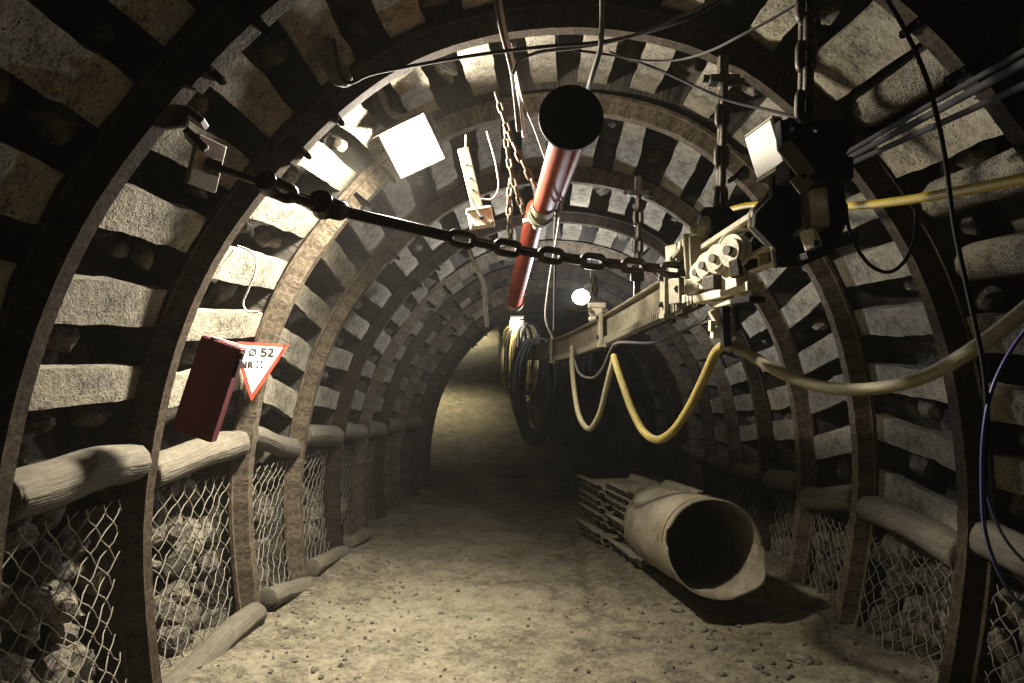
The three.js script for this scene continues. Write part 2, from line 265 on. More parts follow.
archD.forEach((d, i) => {
  const foot = sAt(d, -.12), base = V(centre(d), ground(d), -d), J = 1.52;
  const t = thing('steel_arch', i === 0 ? 'steel arch rib just outside the picture, beside the camera' : i === 1 ? 'nearest steel arch rib in view, dark, carrying the square tow plate' : i === 2 ? 'second steel arch rib, dark on the near face, with the maroon box' : i === 3 ? 'third steel arch rib, brightly lit on the left, behind the triangular sign' : `${ordinal[i]} steel arch rib from the camera down the gallery`, 'arch', base);
  const mat = M.rib[[0, 2, 0, 1, 1, 2, 1, 0, 1, 2][i % 10]];  // darker rust tones on the nearest ribs carry part of their shade
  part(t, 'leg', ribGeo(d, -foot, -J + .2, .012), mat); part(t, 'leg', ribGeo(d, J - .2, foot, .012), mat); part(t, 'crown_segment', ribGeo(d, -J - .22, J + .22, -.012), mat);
  if (d < 12) for (const sg of [-1, 1]) for (const q of [-.13, .13]) {
    const s = sg * (J + q), c = wallPt(d, s, -.024), p = prof(s), n = V(p.nx, p.ny, 0), tg = V(-p.ny, p.nx, 0), z = V(0, 0, 1);
    const place = (g) => metreUV(g.applyMatrix4(basisM(c, z, tg, n)));
    const cl = part(t, 'clamp', place(mergeGeometries([box(.12, .034, .016, 0, 0, 0, .004), box(.014, .026, .1, -.062, 0, .05, .003), box(.014, .026, .1, .062, 0, .05, .003)])), M.steel);
    for (const e of [-1, 1]) { const g = new THREE.CylinderGeometry(.012, .012, .016, 6).toNonIndexed(); g.rotateX(Math.PI / 2); g.translate(e * .045, 0, -.012); part(cl, 'nut', g.applyMatrix4(basisM(c, z, tg, n)), M.steel); }
  }
});

// ---------- timber logs and wire mesh between the arches ----------
function logGeo(d0, d1, s, off, r, v) {
  const n = 10, pts = [...Array(n + 1)].map((_, i) => { const d = d0 + (d1 - d0) * i / n, p = wallPt(d, s, off); p.y += .012 * noise3(d * 3, v, 0); return p; });
  const g = tube(pts, r, 24, 14), p = g.attributes.position;
  for (let i = 0; i < p.count; i++) { const a = V().fromBufferAttribute(p, i), t = clamp((-a.z - d0) / (d1 - d0), 0, 1), c = wallPt(d0 + (d1 - d0) * t, s, off), k = 1 + .07 * noise3(a.x * 7 + v * 5, a.y * 7, a.z * 5); p.setXYZ(i, c.x + (a.x - c.x) * k, c.y + (a.y - c.y) * k, a.z); }
  g.computeVertexNormals(); const ends = [[pts[0], 1], [pts[n], -1]].map(([q, e]) => { const h = new THREE.SphereGeometry(r * .98, 14, 8); h.scale(1, 1, .3); h.translate(q.x, q.y, q.z); return h.toNonIndexed(); });
  return metreUV(mergeGeometries([g, ...ends].map(x => { const y = x.clone(); y.deleteAttribute('normal'); y.computeVertexNormals(); return y; })));
}
function smoothLog(d0, d1, s, off, r, v) {                         // smooth barrel with wobble and rounded ends
  const n = 14, m = 14, z = [0, ...[...Array(n - 1)].map((_, i) => .012 + .976 * i / (n - 2)), 1];
  const c = (t) => { const p = wallPt(d0 + (d1 - d0) * t, s, off); p.y += .014 * noise3(t * 3, v * 3.3, 0); return p; };
  return gridGeo(n, m, (i, j) => { const t = z[i], p = c(t), a = j / m * Math.PI * 2, k = (i === 0 || i === n ? .9 : 1) * r * (1 + .10 * noise3(Math.cos(a) * 1.4 + v * 5, Math.sin(a) * 1.4, t * 4) + .03 * Math.sin(3 * a + v)); return [p.add(V(Math.cos(a) * k, Math.sin(a) * k, 0)), t * (d1 - d0), j / m * r * 6.28]; });
}
function logCaps(d, s, off, r, v) { const p = wallPt(d, s, off); const g = new THREE.SphereGeometry(r * .92, 14, 8); g.scale(1, 1, .22); return g.translate(p.x, p.y, p.z); }
const logNames = { '-1': ['left', 'wall_left'], 1: ['right', 'wall_right'] };
for (let b = 0; b < 9; b++) for (const side of [-1, 1]) {
  const d0 = archD[b], d1 = archD[b + 1], dm = (d0 + d1) / 2, r = rr(.088, .108), s = side * sAt(dm, (side < 0 ? 1.3 : b < 2 ? .88 : .86)), v = b * 2 + side;
  const word = side < 0 ? 'left' : 'right';
  const g = mergeGeometries([smoothLog(d0 + .1, d1 - .06, s, .1, r, v).toNonIndexed(), logCaps(d0 + .1, s, .1, r).toNonIndexed(), logCaps(d1 - .06, s, .1, r).toNonIndexed()]);
  single('timber_log', g, rnd() < .5 ? M.log : M.logPale, b === 0 ? `dusty timber log at the picture's ${word} edge before the nearest arch` : b === 1 ? `thick timber log between the two nearest arches on the ${word}, ${side < 0 ? 'at waist height' : 'at knee height'}` : `timber log held against the ${word} wall, just past the ${ordinal[b]} arch rib`, 'log');
  if (side < 0 && b >= 2 && b <= 5) { const h0 = b === 2 ? d0 - .02 : d0 + .12, g2 = smoothLog(h0, d1 - .08, side * sAt(dm, .09), .0, .085, v + 30), g3 = mergeGeometries([g2.toNonIndexed(), logCaps(h0, side * sAt(dm, .09), 0, .085).toNonIndexed(), logCaps(d1 - .08, side * sAt(dm, .09), 0, .085).toNonIndexed()]);
    single('floor_log', g3, M.logPale, `pale timber log lying on the floor at the foot of the ${ordinal[b]} arch, left side`, 'log'); }
}
function meshPanel(d0, d1, side, v) {
  const cell = .125, h = side < 0 ? 1.14 : .71, w = d1 - d0 - .02, geos = [], N = Math.ceil((h * .8 + w) / cell) + 2;
  const P = (u, y, k) => { const d = d0 + .01 + u, sag = .06 * noise3(u * 2.1 + v * 4, y * 2.2, 7) + .02 * noise3(u * 7, y * 7, v) - .05 * Math.sin(Math.PI * clamp(y / h, 0, 1)); return wallPt(d, side * (sAt(d, y) ), Math.min(.16, .10 - sag * .6) + k * .006); };
  for (const dir of [-1, 1]) for (let i = -N; i <= N; i++) {
    const pts = []; const n = 34;
    for (let q = 0; q <= n; q++) { const y = -.04 + (h + .04) * q / n, u = i * cell + dir * y * .95 + (dir < 0 ? h * .475 : -h * .475) + .5 * w + .008 * Math.sin(y / cell * 6.283); if (u < 0 || u > w) { if (pts.length > 2) { geos.push(strand(pts)); } pts.length = 0; continue; } pts.push(P(u, y, dir * Math.cos(y / cell * 6.283))); }
    if (pts.length > 2) geos.push(strand(pts));
  }
  return mergeGeometries(geos);
}
function strand(pts) { return new THREE.TubeGeometry(new THREE.CatmullRomCurve3(pts.map(p => p.clone())), pts.length - 1, .004, 4, false); }
for (let b = 0; b < 8; b++) for (const side of [-1, 1]) {
  const word = side < 0 ? 'left' : 'right';
  single('wire_mesh_panel', meshPanel(archD[b] + .085, archD[b + 1] - .085, side, b * 2 + side + 2), M.wire, b === 0 ? `wire mesh holding rubble at the picture's lower ${word} corner` : b === 1 ? `wire mesh holding rubble between the two nearest arches, ${word} wall` : `wire mesh holding rubble on the ${word} wall, just past the ${ordinal[b]} arch rib`, 'wire mesh');
}

// ---------- lamps ----------
{
  // floodlight hanging by its cable between the second and third arch
  const c = at(411, 146, 4.15), t = thing('floodlight', 'glaring square floodlight hanging under the roof on the left', 'lamp', c.clone());
  const q = new THREE.Quaternion().setFromEuler(new THREE.Euler(.46, -.05, .42));
  const pl = (g) => { g.applyQuaternion(q); return g.translate(c.x, c.y, c.z); };
  part(t, 'glass', pl(box(.30, .28, .09, 0, 0, .02, .02)), glow(14));
  part(t, 'housing', pl(mergeGeometries([box(.34, .32, .03, 0, 0, -.06), box(.34, .02, .2, 0, .16, .045), box(.34, .02, .05, 0, -.16, -.04), box(.02, .34, .05, -.165, 0, -.04), box(.02, .34, .05, .165, 0, -.04)])), M.steel);  // deep top lip is a visor, placed to keep lamp light off the roof
  part(t, 'bracket', pl(mergeGeometries([box(.02, .16, .03, -.19, .06, -.08), box(.02, .16, .03, .19, .06, -.08), box(.4, .02, .03, 0, .13, -.09)])), M.steel);
  const l = new THREE.PointLight(0xfff4e2, FLOOD); l.name = 'floodlight_light'; l.position.set(0, 0, .03).applyQuaternion(q); l.castShadow = true; l.shadow.radius = 5; t.add(l);
  const b = new THREE.SpotLight(0xfff4e2, BEAM, 0, .98, 1); b.name = 'floodlight_beam'; b.position.copy(l.position); b.target.position.set(-.35, -.93, .02).add(l.position); b.castShadow = true; b.shadow.radius = 5; t.add(b, b.target); b.target.name = 'floodlight_aim';
}
{
  const c = at(581, 297, 6.5), t = thing('bulb_lamp', 'small glaring bulb hanging beside the monorail rail', 'lamp', c.clone());
  part(t, 'bulb', new THREE.SphereGeometry(.085, 20, 14).scale(1.1, .95, 1).translate(c.x, c.y, c.z), glow(14));
  part(t, 'holder', mergeGeometries([cyl(c.clone().add(V(.05, .06, 0)), c.clone().add(V(.1, .14, 0)), .04), cyl(c.clone().add(V(.1, .14, 0)), c.clone().add(V(.11, .42, 0)), .01, 8)]), M.steel);
  part(t, 'added_bulb_shade', new THREE.CylinderGeometry(.19, .07, .05, 28, 1).translate(c.x + .02, c.y - .125, c.z), M.steelPale);  // dish added under the bulb, keeps its light off the floor
  const l = new THREE.PointLight(0xf4f6ff, BULB); l.name = 'bulb_light'; l.castShadow = true; l.shadow.radius = 3; t.add(l);
}
[[18.3, -.2], [27.5, .3]].forEach(([d, x], i) => {
  const c = V(centre(d) + x, crown(d) - 1, -d), t = thing('unseen_lamp', i ? 'unseen far roof lamp lighting the upper end of the rising gallery' : 'unseen roof lamp lighting the foot of the rising gallery', 'lamp', c.clone());
  part(t, 'glass', new THREE.SphereGeometry(.1, 16, 10).scale(1.4, .8, 1).translate(c.x, c.y, c.z), glow(4));
  part(t, 'cap', mergeGeometries([box(.36, .04, .26, c.x, c.y + .1, c.z), cyl(c.clone().add(V(0, .1, 0)), c.clone().add(V(0, 1.1, 0)), .012, 8)]), M.steel);
  const l = new THREE.SpotLight(0xfff2c8, FARLAMP * (i ? 2.2 : .75), 0, 1.1, 1); l.name = 'unseen_light'; l.position.set(0, -.02, 0); l.target.position.set(0, -1, 0); l.target.name = 'unseen_aim'; l.castShadow = true; l.shadow.radius = 4; t.add(l, l.target);  // out of view, placed to light bands on the rising floor
});
{
  const c = at(517, 324, 9.3), t = thing('small_lamp', 'small bright lamp above the yellow hose coil at the far end', 'lamp', c.clone());
  part(t, 'glass', new THREE.SphereGeometry(.075, 14, 10).scale(.8, 1.1, .8).translate(c.x, c.y, c.z), glow(8));
  part(t, 'cage', mergeGeometries([box(.2, .04, .16, c.x, c.y + .1, c.z), box(.05, .3, .05, c.x + .08, c.y - .1, c.z + .02), box(.05, .16, .05, c.x - .09, c.y - .02, c.z - .02)]), M.cream);
  const l = new THREE.PointLight(0xfff4e0, SMALL); l.name = 'small_light'; l.castShadow = true; t.add(l);
}

// ---------- chains ----------
function linkGeo(len, wid, r) {                                    // one welded link, long side along x
  const a = (len - wid) / 2, R = wid / 2 - r, pts = [];
  for (let i = 0; i <= 8; i++) { const t = -Math.PI / 2 + Math.PI * i / 8; pts.push(V(a + Math.cos(t) * R, Math.sin(t) * R, 0)); }
  for (let i = 0; i <= 8; i++) { const t = Math.PI / 2 + Math.PI * i / 8; pts.push(V(-a + Math.cos(t) * R, Math.sin(t) * R, 0)); }
  return new THREE.TubeGeometry(new THREE.CatmullRomCurve3(pts, true), 30, r, 8, true);
}
const linkGeos = {};
function chain(t, pts, len, wid, r, mat, turn = 0) {                // links laid along a curve, every second one turned by a quarter
  const key = [len, wid, r].join(), g = linkGeos[key] ??= linkGeo(len, wid, r), c = new THREE.CatmullRomCurve3(pts, false, 'centripetal'), L = c.getLength(), pitch = len - 2.15 * r, n = Math.max(2, Math.round(L / pitch));
  for (let i = 0; i < n; i++) {
    const u = (i + .5) / n, p = c.getPointAt(u), x = c.getTangentAt(u), up = Math.abs(x.y) > .9 ? V(0, 0, 1) : V(0, 1, 0), z = V().crossVectors(x, up).normalize(), y = V().crossVectors(z, x);
    const m = new THREE.Mesh(g, mat); m.name = 'link'; m.castShadow = m.receiveShadow = true; m.quaternion.setFromRotationMatrix(new THREE.Matrix4().makeBasis(x, y, z)); m.rotateX((i % 2 ? Math.PI / 2 : 0) + turn); m.position.copy(p).sub(t.position); t.add(m);
  }
}
const disc = (c, axis, r, h, seg = 22) => { const a = axis.clone().normalize().multiplyScalar(h / 2); return cyl(c.clone().sub(a), c.clone().add(a), r, seg); };
const bolt = (c, axis, r = .02, h = .03) => disc(c, axis, r, h, 6);

// tow chain from the plate on the nearest arch across to the trolley
{
  const t = thing('tow_chain', 'heavy dark tow chain with rods stretched from the left arch to the monorail trolley', 'chain', at(205, 165, 2.5));
  const a = at(206, 164, 2.52), b = at(266, 184, 2.63), c = at(344, 212, 2.8), e = at(450, 237, 3.06), f = at(681, 271, 3.52);
  const dir = b.clone().sub(a).normalize();
  const pl = part(t, 'anchor_plate', (() => { const n = dir.clone().add(V(0, 0, .75)).normalize(), z = V().crossVectors(n, V(.15, 1, 0)).normalize(), y = V().crossVectors(z, n); return box(.022, .2, .15).applyMatrix4(basisM(a, n, y, z)); })(), M.steelPale);
  part(pl, 'nut', bolt(a.clone().addScaledVector(dir, .03), dir, .035, .05), M.steel);
  [bar(at(176, 103, 2.47), at(205, 125, 2.5), .03, .1), bar(at(186, 132, 2.47), at(207, 152, 2.5), .03, .1), bar(at(172, 104, 2.45), at(176, 128, 2.45), .1, .03)].forEach(g => part(t, 'wall_bracket', g, M.steel));
  part(t, 'rod', cyl(a, b, .018, 12), M.chain);
  chain(t, [b, at(305, 200, 2.71), c], .165, .095, .022, M.chain, .5);
  [disc(at(322, 205, 2.75), V(0, .3, 1), .055, .07), disc(at(336, 211, 2.78), V(0, 1, .3), .05, .06), disc(at(268, 184, 2.63), V(0, .3, 1), .045, .06)].forEach(g => part(t, 'shackle', g, M.chain));
  part(t, 'rod', mergeGeometries([bar(c, e, .05, .026), bar(c.clone().add(V(0, .02, .02)), e.clone().add(V(0, .02, .02)), .012, .012)]), M.chain);
  chain(t, [e, at(560, 257, 3.28), f], .165, .095, .019, M.chain, .45);
}

// ---------- monorail rail ----------
const railX = curve([[2.3, 1.3], [2.6, 1.27], [3.2, 1.13], [3.8, .98], [5.2, .78], [6.5, .56], [8, .3], [10, 0.02], [12, -.1]]);
const railY = curve([[2.3, 2.5], [2.6, 2.47], [3.2, 2.32], [3.8, 2.20], [5.2, 2.01], [6.5, 1.86], [8, 1.76], [10, 1.74], [12, 1.8]]);
const railP = (d) => V(railX(d), railY(d), -d);
function sweepSection(sec, d0, d1, n, dx = 0, dy = 0) {              // section [x, y] swept along the rail
  const pos = [], K = sec.length, ring = [...Array(n + 1)].map((_, i) => { const d = d0 + (d1 - d0) * i / n, p = railP(d), tx = railP(d + .05).sub(railP(d - .05)).normalize(), r = V().crossVectors(tx, V(0, 1, 0)).normalize(), u = V().crossVectors(r, tx); return sec.map(([x, y]) => p.clone().addScaledVector(r, x + dx).addScaledVector(u, y + dy)); });
  const push = (...q) => q.forEach(p => pos.push(p.x, p.y, p.z));
  for (let i = 0; i < n; i++) for (let k = 0; k < K; k++) { const a = ring[i][k], b = ring[i][(k + 1) % K], c = ring[i + 1][k], e = ring[i + 1][(k + 1) % K]; push(a, c, b, b, c, e); }
  for (const [r, f] of [[ring[0], 1], [ring[n], 0]]) { const tri = THREE.ShapeUtils.triangulateShape(sec.map(q => new THREE.Vector2(...q)), []); for (const q of tri) push(...(f ? q : [q[0], q[2], q[1]]).map(k => r[k])); }
  const g = new THREE.BufferGeometry(); g.setAttribute('position', new THREE.Float32BufferAttribute(pos, 3)); g.computeVertexNormals(); return metreUV(g);
}
const IBEAM = [[-.045, .1], [.045, .1], [.045, .085], [.008, .08], [.008, -.08], [.045, -.085], [.045, -.1], [-.045, -.1], [-.045, -.085], [-.008, -.08], [-.008, .08], [-.045, .085]];
const rectSec = (w, h) => [[-w / 2, -h / 2], [w / 2, -h / 2], [w / 2, h / 2], [-w / 2, h / 2]];
{
  const t = thing('monorail_rail', 'pale suspended monorail rail with toothed rack running into the gallery', 'rail', railP(3.5));
  [[2.62, 3.74], [3.76, 5.14], [5.16, 6.9], [6.92, 8.7], [8.72, 11]].forEach(([a, b]) => part(t, 'beam', sweepSection(IBEAM, a, b, 8), M.steelPale));
  part(t, 'rack_strip', sweepSection(rectSec(.05, .02), 3.5, 6.9, 20, 0, -.15), M.steel);
  const teeth = []; for (let d = 3.5; d < 6.8; d += .032) { const p = railP(d), g = box(.07, .045, .014, 0, 0, 0, .002); g.rotateY(Math.atan2(railX(d + .1) - railX(d - .1), -.2) + Math.PI); g.translate(p.x - .012, p.y - .122, p.z); teeth.push(g); }
  const tt = part(t, 'rack_teeth', mergeGeometries(teeth), M.steelPale); tt.userData.kind = 'stuff';
  for (const d of [3.78, 5.15, 6.91]) { const p = railP(d); const j = part(t, 'rail_joint', mergeGeometries([box(.03, .27, .12, p.x - .055, p.y - .01, p.z), box(.03, .27, .12, p.x + .055, p.y - .01, p.z), box(.15, .03, .12, p.x, p.y - .15, p.z)]), M.dusty); part(j, 'bolt', mergeGeometries([bolt(p.clone().add(V(-.08, .08, .02)), V(1, 0, 0)), bolt(p.clone().add(V(-.08, -.08, .02)), V(1, 0, 0)), bolt(p.clone().add(V(-.01, -.18, .02)), V(0, 1, 0))]), M.steel); }
}
// hanger chains of the rail
[[[806, -30, 2.45], [806, 60, 2.45], [805, 118, 2.45], 'hanger chain beside the black plate, nearest the camera'], [[723, 84, 3.35], [722, 140, 3.35], [720, 208, 3.32], 'hanger chain over the white rollers of the monorail trolley'], [[638, 196, 4.75], [638, 230, 4.75], [637, 268, 4.75], 'hanger chain dropping to the rail above the glaring bulb']].forEach(([a, b, c, label], i) => {
  const t = thing('hanger_chain', label, 'chain', at(...a)); chain(t, [at(...a), at(...b), at(...c)], .15, .085, .021, M.chain);
  const p = at(...a);
  if (i) part(t, 'roof_clamp', mergeGeometries([box(.05, .16, .05, p.x, p.y + .07, p.z), box(.16, .04, .08, p.x, p.y + .02, p.z), cyl(p.clone().add(V(-.11, .03, 0)), p.clone().add(V(.11, .01, 0)), .022, 8)]), M.steel);
  if (i === 2) { const q = at(...c); part(t, 'hook_plate', mergeGeometries([box(.1, .12, .05, q.x, q.y - .04, q.z), box(.05, .2, .04, q.x, q.y - .12, q.z)]), M.steel); }
});
{ const t = thing('rail_hanger', 'small brightly lit hanger with short chain on the rail, beside the bulb', 'hanger', at(597, 312, 5.6)), p = at(597, 312, 5.6);
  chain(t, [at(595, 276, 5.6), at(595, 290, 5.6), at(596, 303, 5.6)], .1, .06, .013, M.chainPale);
  part(t, 'clamp_body', mergeGeometries([box(.16, .05, .09, p.x, p.y + .06, p.z, .015), box(.12, .07, .1, p.x - .01, p.y, p.z, .02), box(.17, .04, .09, p.x + .01, p.y - .06, p.z, .015)]), M.cream);
  for (const x of [-.07, .07]) part(t, 'bolt', bolt(p.clone().add(V(x, .01, .06)), V(0, 0, 1), .02, .04), M.steelPale); }

// ---------- monorail trolley ----------
{
  const t = thing('monorail_trolley', 'black and cream monorail trolley with rollers, hanging at the upper right', 'trolley', at(760, 240, 2.9));
  part(t, 'hanger_plate', plateGeo([[781, 121], [792, 119], [846, 120], [856, 134], [846, 152], [838, 166], [831, 181], [800, 182], [806, 174], [783, 144]], 2.5, .05, [[815, 129, .016], [810, 163, .014], [791, 130, .012], [836, 163, .012]]), M.black);
  part(t, 'angle_bar', mergeGeometries([bar(at(783, 144, 2.5), at(809, 177, 2.5), .014, .07, V(0, 0, 1)), bar(at(809, 177, 2.5), at(795, 188, 2.5), .014, .07, V(0, 0, 1))]), M.steelPale);
  part(t, 'end_plate', plateGeo([[773, 176], [773, 196], [756, 214], [755, 226], [775, 247], [779, 266], [802, 265], [832, 252], [848, 218], [842, 182], [820, 172]], 2.68, .035, [[766, 220, .012]]), M.black);
  part(t, 'end_plate', plateGeo([[770, 190], [751, 213], [750, 227], [771, 249], [774, 262], [796, 262], [800, 190]], 2.8, .02), M.dusty);
  [bar(at(782, 172, 2.6), at(845, 172, 2.6), .09, .14), bar(at(800, 258, 2.62), at(850, 240, 2.6), .03, .16), bar(at(790, 160, 2.7), at(790, 200, 2.7), .08, .06, V(0, 0, 1))].forEach(g => part(t, 'cross_member', g, M.black));
  part(t, 'brown_plate', bar(at(818, 188, 2.56), at(821, 228, 2.56), .012, .075, V(.75, 0, -.65)), M.dusty);
  const pb = part(t, 'latch_block', bar(at(804, 243, 2.6), at(818, 237, 2.56), .085, .05), M.cream); part(pb, 'latch_hole', bolt(at(816, 243, 2.535), V(0, 0, 1), .014, .012), M.black);
  part(t, 'top_bar', bar(at(704, 247, 3.36), at(757, 213, 2.78), .03, .04), M.cream);
  part(t, 'top_bar', bar(at(706, 256, 3.4), at(762, 222, 2.82), .05, .03), M.dusty);
  part(t, 'side_frame', mergeGeometries([bar(at(749, 258, 2.86), at(777, 244, 2.7), .022, .05), bar(at(752, 272, 2.86), at(779, 262, 2.7), .016, .05), bar(at(776, 246, 2.7), at(778, 265, 2.7), .02, .05, V(0, 0, 1)), bar(at(763, 254, 2.78), at(764, 268, 2.78), .016, .05, V(0, 0, 1))]), M.cream);
  // guide rollers on the lit side
  [[735, 251, 2.84, .075], [720, 259, 2.97, .07], [709, 266, 3.1, .066], [702, 273, 3.22, .06]].forEach(([x, y, d, r]) => { const c = at(x, y, d), ax = V(1, 0, -.5).normalize(); const w = part(t, 'roller', mergeGeometries([disc(c, ax, r, .05, 26), disc(c.clone().addScaledVector(ax, -.03), ax, r * .8, .02, 26)]), M.cream); part(w, 'hub', disc(c.clone().addScaledVector(ax, -.045), ax, r * .3, .02, 12), M.steel); });
  part(t, 'drive_wheel', mergeGeometries([disc(at(748, 252, 2.95), V(.5, 0, 1), .1, .08, 28), disc(at(758, 252, 2.9), V(.5, 0, 1), .085, .06, 28)]), M.black);
  part(t, 'wheel_rim', new THREE.TorusGeometry(.097, .008, 8, 28).applyQuaternion(new THREE.Quaternion().setFromUnitVectors(V(0, 0, 1), V(-.7, 0, 1).normalize())).translate(...at(739, 250, 2.93).toArray()), M.cream);
  [bar(at(728, 281, 2.98), at(742, 275, 2.88), .11, .07), bar(at(704, 280, 3.26), at(722, 277, 3.08), .10, .06)].forEach(g => part(t, 'roller_block', g, M.cream));
  [bar(at(706, 284, 3.06), at(718, 282, 2.98), .07, .05), bar(at(731, 270, 2.78), at(741, 267, 2.74), .08, .03)].forEach(g => part(t, 'dark_block', g, M.steel));
  [bar(at(690, 284, 3.36), at(703, 281, 3.28), .045, .07), bar(at(690, 292, 3.36), at(703, 289, 3.28), .045, .07)].forEach(g => part(t, 'grey_block', g, M.steelPale));
  part(t, 'base_plate', mergeGeometries([bar(at(700, 300, 3.3), at(756, 286, 2.84), .045, .09), bar(at(716, 306, 3.2), at(736, 301, 3.0), .03, .06), bar(at(738, 298, 3.0), at(756, 293, 2.86), .04, .05)]), M.cream);
  [bar(at(738, 302, 2.95), at(758, 299, 2.84), .03, .1), bar(at(724, 302, 3.1), at(726, 345, 3.2), .05, .04, V(0, 0, 1)), bar(at(735, 300, 3.05), at(737, 330, 3.1), .03, .03, V(0, 0, 1))].forEach(g => part(t, 'lower_bracket', g, M.black));
  // hitch end with ribbed blocks
  part(t, 'hitch_plate', mergeGeometries([bar(at(691, 234, 3.44), at(694, 282, 3.42), .03, .09, V(0, 0, 1)), bar(at(697, 236, 3.4), at(699, 282, 3.38), .025, .09, V(0, 0, 1)), bar(at(670, 264, 3.6), at(690, 240, 3.45), .025, .05)]), M.dusty);
  [bar(at(668, 255, 3.62), at(680, 252, 3.54), .10, .05), bar(at(671, 292, 3.64), at(682, 290, 3.55), .15, .04), bar(at(672, 271, 3.6), at(690, 270, 3.48), .04, .06)].forEach(g => part(t, 'hitch_block', g, M.steelPale));
  [[674, 259, 3.56], [684, 271, 3.47], [678, 289, 3.57]].forEach(([x, y, d], i) => part(t, 'hitch_bolt', bolt(at(x, y, d), V(-.4, 0, 1), i === 1 ? .035 : .022, .04), M.steel));
  const fins = []; for (let i = 0; i < 5; i++) { fins.push(bar(at(679 + i * 3.4, 249 - i * 2.6, 3.5 - i * .02), at(680 + i * 3.4, 241 - i * 2.6, 3.5 - i * .02), .012, .05, V(1, 0, 0)), bar(at(684 + i * 3.2, 303 - i * .8, 3.44 - i * .02), at(684 + i * 3.2, 295 - i * .8, 3.44 - i * .02), .012, .05, V(1, 0, 0))); }
  part(t, 'cooling_fins', mergeGeometries(fins), M.cream);
  part(t, 'suspension_shackle', mergeGeometries([bar(at(699, 236, 3.36), at(705, 214, 3.34), .05, .05, V(0, 0, 1)), disc(at(705, 222, 3.3), V(-.3, 0, 1), .03, .05), disc(at(695, 229, 3.36), V(-.3, 0, 1), .025, .05)]), M.dusty);
  part(t, 'suspension_saddle', plateGeo([[700, 214], [705, 208], [728, 207], [740, 218], [742, 230], [728, 238], [712, 236], [711, 218]], 3.3, .06), M.black);
  part(t, 'cable_clip', mergeGeometries([bar(at(712, 310, 3.3), at(721, 326, 3.3), .05, .04, V(0, 0, 1)), box(.07, .05, .05, ...at(718, 334, 3.3).toArray()), box(.03, .06, .04, ...at(712, 326, 3.3).toArray())]), M.cream);
  part(t, 'hose_coupling', mergeGeometries([disc(at(727, 343, 3.3), V(1, -.4, .4), .042, .05), disc(at(732, 344, 3.26), V(1, -.4, .4), .047, .02)]), M.steelPale);
}
{ const c = at(768, 150, 2.85), t = thing('control_box', 'white control box with dark frame on the trolley, lit by the floodlight', 'box', c.clone());
  const q = new THREE.Quaternion().setFromEuler(new THREE.Euler(.1, -1.1, .26, 'YXZ'));
  const pl = (g) => { g.applyQuaternion(q); return g.translate(c.x, c.y, c.z); };
  part(t, 'case', pl(box(.17, .225, .06, 0, 0, -.02, .008)), M.black); part(t, 'cover', pl(box(.158, .212, .02, 0, 0, .02, .006)), M.white);
  part(t, 'flange', pl(mergeGeometries([box(.17, .012, .08, 0, -.118, -.005), box(.17, .012, .07, 0, .118, -.015)])), M.steelPale);
  part(t, 'mounting_arm', mergeGeometries([bar(at(780, 158, 2.9), at(776, 190, 2.9), .035, .035, V(0, 0, 1)), bar(at(776, 150, 2.9), at(800, 146, 2.6), .03, .03)]), M.black); }

// ---------- red pipe under the roof ----------
{
  const a = at(571, 118, 2.9), b = at(541, 214, 4.3), t = thing('red_pipe', 'red pipe slung under the roof with a large black disc flange', 'pipe', a.clone()), ax = b.clone().sub(a).normalize();
  part(t, 'flange_disc', disc(a, V(.03, .0, 1), .152, .02, 48), M.black);  // disc is back-lit; its shade is put into the black colour
  part(t, 'pipe_body', cyl(a.clone().addScaledVector(ax, .03), b, .072, 28), M.red);
  part(t, 'side_rod', cyl(at(581, 140, 3.02), at(556, 205, 4.2), .03, 14), M.red);
  const c1 = b.clone().addScaledVector(ax, -.22); part(t, 'dusty_collar', mergeGeometries([cyl(c1, b, .08, 24), disc(b, ax, .092, .05, 24), box(.06, .1, .06, ...b.clone().add(V(.06, .02, .05)).toArray())]), M.dusty);
  const c = b.clone().addScaledVector(ax, .28); part(t, 'coupling_rod', mergeGeometries([cyl(b, c, .035, 14), disc(b.clone().addScaledVector(ax, .1), V(1, .2, 0), .02, .24, 10)]), M.cream);
  const e = at(537, 208, 4.5), f = at(514, 302, 6.3), t2 = thing('red_pipe', 'farther red pipe sloping down behind the crossing tow chain', 'pipe', e.clone());
  part(t2, 'pipe_body', cyl(e, f, .075, 24), M.red); part(t2, 'end_collar', disc(f, f.clone().sub(e), .1, .06, 24), M.dusty);
}
// thin hoist chains beside the red pipe
[[[496, 92, 3.9], [512, 140, 3.95], [536, 188, 4.0], 'thin pale chain slanting down to the red pipe'], [[505, 128, 4.1], [511, 170, 4.15], [524, 215, 4.2], 'thin pale chain left of the red pipe, middle of three'], [[511, 178, 4.2], [509, 205, 4.2], [511, 244, 4.2], 'short thin chain hanging straight down left of the red pipe']].forEach(([a, b, c, label]) => { const t = thing('hoist_chain', label, 'chain', at(...a)); chain(t, [at(...a), at(...b), at(...c)], .085, .05, .011, M.chainPale, .4); });
